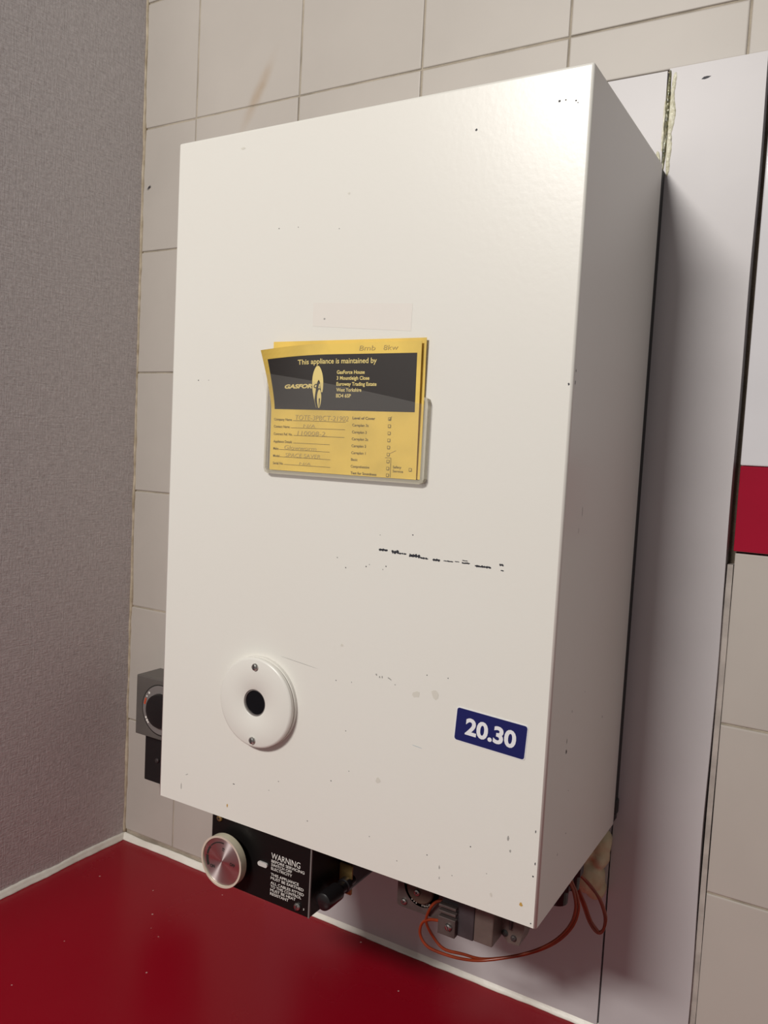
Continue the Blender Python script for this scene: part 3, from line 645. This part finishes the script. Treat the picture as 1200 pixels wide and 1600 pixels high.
for t, z, w in zip(('Company Name', 'Contact Name', 'Contract Ref. No.', 'Appliance Details', 'Make', 'Model', 'Serial No.'), LZ, (0.0178, 0.0157, 0.0187, 0.0185, 0.0052, 0.0062, 0.0105)):
    pr.text(t, 0.3950, z, w, 0.0019, 0.008)
for z, a, b in zip(LZ, (0.4138, 0.4117, 0.4148, 0.4147, 0.4008, 0.4014, 0.4062), (0.4637, 0.4632, 0.4629, 0.4498, 0.4499, 0.4505, 0.4508)): pr.rule(a, z + 0.0003, b, z + 0.0003, 0.00028, 6)
RZ = [0.5501, 0.5448, 0.5396, 0.5344, 0.5292, 0.5240, 0.5189, 0.5137, 0.5087]
for i, (t, w) in enumerate((('Level of Cover', 0.0200), ('Careplan 3s', 0.0145), ('Careplan 3', 0.0130), ('Careplan 2s', 0.0145), ('Careplan 2', 0.0130), ('Careplan 1', 0.0128), ('Basic', 0.0058), ('Comprehensive', 0.0165), ('Test for Soundness', 0.0230))):
    pr.text(t, 0.4697, RZ[i], w, 0.0019, 0.02 if i in (0, 8) else 0.008)
def tick_box(x, z, s_=0.0021):
    h = s_ / 2
    pr.rule(x - h, z + h, x + h, z + h, 0.00022); pr.rule(x - h, z - h, x + h, z - h, 0.00045); pr.rule(x - h, z - h, x - h, z + h, 0.00022); pr.rule(x + h, z - h, x + h, z + h, 0.00045)
for z in RZ: tick_box(0.5022, z + 0.0010)
tick_box(0.5212, 0.5148)
pr.text('Safety', 0.5065, 0.5152, 0.0072, 0.0018, 0.008); pr.text('Service', 0.5065, 0.5122, 0.0088, 0.0018, 0.008)
pr.rule(0.4996, 0.5226, 0.5046, 0.5226, 0.00028); pr.rule(0.5046, 0.5227, 0.5046, 0.5082, 0.00035)
pr.rule(0.5016, 0.5512, 0.5022, 0.5504, 0.0003); pr.rule(0.5022, 0.5504, 0.5038, 0.5528, 0.0003)
pr.build('form_print', 'print_brown', card)
for t, x, z, w, c in (('Bmb', 0.4735, 0.6012, 0.0140, 0.0036), ('8kw', 0.4945, 0.6012, 0.0125, 0.0036), ('TOTE-3PBCT-21902', 0.4160, 0.5484, 0.0500, 0.0038), ('N/A', 0.4240, 0.5425, 0.0115, 0.0026), ('110008-2.', 0.4185, 0.5364, 0.0280, 0.0034),
                      ('Glowworm', 0.4062, 0.5248, 0.0310, 0.0032), ('SPACE SAVER', 0.4073, 0.5189, 0.0340, 0.0030), ('N/A', 0.4212, 0.5131, 0.0112, 0.0022)):
    pr = Print(off(0.00028)); pr.text(t, x, z, w, c, -0.008, 0.12); pr.build('handwriting', 'pencil', card)
pr = Print(off(0.00028)); pr.rule(0.5030, 0.5256, 0.5085, 0.5282, 0.0003)
pr.build('pencil_stroke', 'pencil', card)

HX0, HX1, HZ0 = 0.3866, 0.5336, 0.5048
pocket = empty('card_pocket', ((HX0 + HX1) / 2, BYF, HZ0)); tag(pocket, 'clear plastic pocket holding yellow cards on the boiler front', 'card holder')
top = lambda x: 0.5845 + (0.5615 - 0.5845) * (x - HX0) / (HX1 - HX0) + 0.0015 * math.sin(math.pi * (x - HX0) / (HX1 - HX0))
def pocket_y(x, z):
    x = min(max(x, CX0), CX1); z = max(z, CZ0); q = z
    for _ in range(6): q = z + (q - drop(x, q))
    return card_y(x, q) - 0.0011
kid(sheet('front_sheet', HX0 + 0.002, HX1 - 0.002, HZ0 + 0.001, 0.58, pocket_y, 0.0003, 'pocket_clear', None, 30, 20, top), pocket)
kid(box('back_sheet', HX0 + 0.0005, HX1 - 0.0005, BYF - 0.0005, BYF - 0.0001, HZ0 + 0.0005, 0.5660, 'pocket_clear'), pocket)
bm = bmesh.new(); y0, y1 = -0.2184, BYF - 0.0006
def strip(pts_out, pts_in):
    for i in range(len(pts_out) - 1):
        q = [pts_out[i], pts_out[i + 1], pts_in[i + 1], pts_in[i]]; poly_prism(bm, q, y0, y1)
out_ = [(HX0, 0.5835), (HX0, HZ0 + 0.004), (HX0 + 0.0012, HZ0 + 0.0012), (HX0 + 0.004, HZ0), (HX1 - 0.004, HZ0), (HX1 - 0.0012, HZ0 + 0.0012), (HX1, HZ0 + 0.004), (HX1, 0.5640), (HX1 - 0.001, 0.5662), (HX1 - 0.0035, 0.5672)]
in_ = [(HX0 + 0.0014, 0.5835), (HX0 + 0.0016, HZ0 + 0.004), (HX0 + 0.0026, HZ0 + 0.0034), (HX0 + 0.004, HZ0 + 0.0028), (HX1 - 0.004, HZ0 + 0.0028), (HX1 - 0.0036, HZ0 + 0.0034), (HX1 - 0.0034, HZ0 + 0.004), (HX1 - 0.0030, 0.5640), (HX1 - 0.0030, 0.5645), (HX1 - 0.0035, 0.5650)]
strip(out_, in_)
kid(obj('welded_rim', bm, 'pocket_rim'), pocket)

# ------------------------------------------------------------------ room thermostat on the tiles left of the boiler
th = empty('thermostat', (0.099, 0.0, 0.1645)); tag(th, 'grey thermostat box with black dial on the tiles left of the boiler', 'thermostat')
kid(box('body', 0.0562, 0.1430, -0.0385, 0.0005, 0.1648, 0.2387, 'grey_plastic', bev=0.0012), th)
kid(lathe('dial_ring', 0.0985, 0.2015, [(0.0, -0.0392), (0.0295, -0.0392), (0.0302, -0.0386), (0.0302, -0.0380)], 'grey_ring', n=64), th)
kid(lathe('dial_groove', 0.0985, 0.2015, [(0.0295, -0.0386), (0.0310, -0.0388), (0.0318, -0.0384)], 'print_black', n=64), th)
kid(lathe('dial_knob', 0.0985, 0.2015, [(0.0, -0.0460), (0.0165, -0.0450), (0.0200, -0.0438), (0.0208, -0.0392), (0.0208, -0.0388)], 'black_plastic', n=48), th)
def blob(name, m, a, r, s_):
    a = math.radians(a); cx, cz = 0.0985 + r * math.cos(a), 0.2015 + r * math.sin(a); P_ = Print(lambda x, z: -0.03945)
    P_.poly([(cx + s_ * math.cos(t * 1.047), cz + s_ * math.sin(t * 1.047)) for t in range(6)]); kid(P_.build(name, m, None), th)
for a, s_ in ((158, 0.0016), (164, 0.0018), (170, 0.0018)): blob('red_mark', 'red_mark', a, 0.0268, s_)
for a, s_ in ((136, 0.0016), (149, 0.0012), (208, 0.0016), (216, 0.0018), (222, 0.0014)): blob('white_mark', 'print_white', a, 0.0268, s_)
jb = empty('junction_box', (0.10, 0.0, 0.105)); tag(jb, 'black plastic box on the tiles directly under the thermostat', 'electrical box')
kid(box('body', 0.0635, 0.1400, -0.0290, 0.0005, 0.1048, 0.1642, 'black_plastic', bev=0.0015), jb)
kid(screw(0.0860, -0.0290, 0.1340, 0.0030, None, m='dark_metal'), jb)

# ------------------------------------------------------------------ expanding foam
def foam(name, balls, m, vox, seed, amp):
    bm = bmesh.new()
    for (x, y, z, r, sx, sz) in balls:
        bmesh.ops.create_icosphere(bm, subdivisions=3, radius=1.0, matrix=Matrix.Translation((x, y, z)) @ Matrix.Diagonal((r * sx, r, r * sz, 1)))
    o = obj(name, bm, m, None)
    rm = o.modifiers.new('skin', 'REMESH'); rm.mode = 'VOXEL'; rm.voxel_size = vox; rm.use_smooth_shade = True
    me = bpy.data.meshes.new_from_object(o.evaluated_get(bpy.context.evaluated_depsgraph_get()))
    o.modifiers.clear(); old = o.data; o.data = me; bpy.data.meshes.remove(old)
    for v in me.vertices:
        q = v.co * 90; v.co += v.normal * amp * (noise.noise(q + Vector((seed, 0, 0))) + 0.5 * noise.noise(q * 2.6))
    for p in me.polygons: p.use_smooth = True
    return o
fm = foam('expanding_foam', [(0.6270, -0.014, 0.1850, 0.0125, .75, 1.2), (0.6285, -0.016, 0.1735, 0.012, .6, 1.0), (0.6130, -0.022, 0.1770, 0.0125, .9, .8), (0.6190, -0.016, 0.1530, 0.0165, .85, 1.0), (0.6250, -0.011, 0.1400, 0.0120, .75, .85), (0.6070, -0.016, 0.160, 0.012, .9, .9)], 'foam_yellow', 0.0016, 2.0, 0.0012)
tag(fm, 'lump of yellowish expanding foam under the lower right corner of the boiler', 'foam')
def smear(name, m, z0, z1, lf, rf, hf, n, parent=None, k=6):
    """Thin ragged crust of foam on the panel face between lf(z) and rf(z), hf high."""
    bm = bmesh.new(); rows = []
    for i in range(n + 1):
        z = z0 + (z1 - z0) * i / n; e = math.sin(math.pi * min(1, max(0, i / n))) ** 0.35
        l, r = lf(z), rf(z); c = (l + r) / 2; row = []
        for j in range(k + 1):
            t = j / k; x = c + ((l - c) + (r - l) * t) * e
            h = hf * math.sin(math.pi * t) ** 0.5 * e * (0.7 + 0.6 * noise.noise((x * 500, z * 300, 2)))
            row.append(bm.verts.new((x, -0.0031 - max(0, h), z)))
        rows.append(row)
    for a, b in zip(rows, rows[1:]):
        for j in range(k): bm.faces.new((a[j], b[j], b[j + 1], a[j + 1]))
    o = obj(name, bm, m, parent, True)
    for p in o.data.polygons:
        if p.normal.y > 0: o.data.flip_normals(); break
    return o
nz_ = lambda z, f, s_: noise.noise((z * f, s_, 0))
seam = lambda z: 0.6350 - (0.862 - z) * 0.004
fc = smear('foam_seam', 'foam_core', 0.779, 0.8625, lambda z: seam(z) - 0.0022 + 0.0008 * nz_(z, 90, 1), lambda z: seam(z) + 0.0018 + 0.0006 * nz_(z, 90, 4), 0.0018, 110)
tag(fc, 'glossy amber foam squeezed out of the seam between two white panels', 'foam')
smear('foam_crust', 'foam_crust', 0.7735, 0.8600, lambda z: seam(z) + 0.0013, lambda z: seam(z) + 0.0060 + 0.0018 * nz_(z, 60, 7) + 0.0007 * nz_(z, 260, 3), 0.0014, 110, fc)
smear('foam_crust', 'foam_crust', 0.7950, 0.8380, lambda z: seam(z) - 0.0034 + 0.0010 * nz_(z, 80, 9), lambda z: seam(z) - 0.0014, 0.0008, 60, fc)
smear('foam_crust', 'foam_crust', 0.7810, 0.7960, lambda z: seam(z) - 0.0040 - (z - 0.781) * 0.25, lambda z: seam(z) - 0.0016 - (z - 0.781) * 0.15, 0.0016, 30, fc)
# small damage on the tiles
pr = Print(lambda x, z: -0.0012); pr.poly([(0.0085, 0.8345), (0.0140, 0.8378), (0.0148, 0.8400), (0.0118, 0.8388)]); pr.build('tile_chip', 'chip_black', wall)
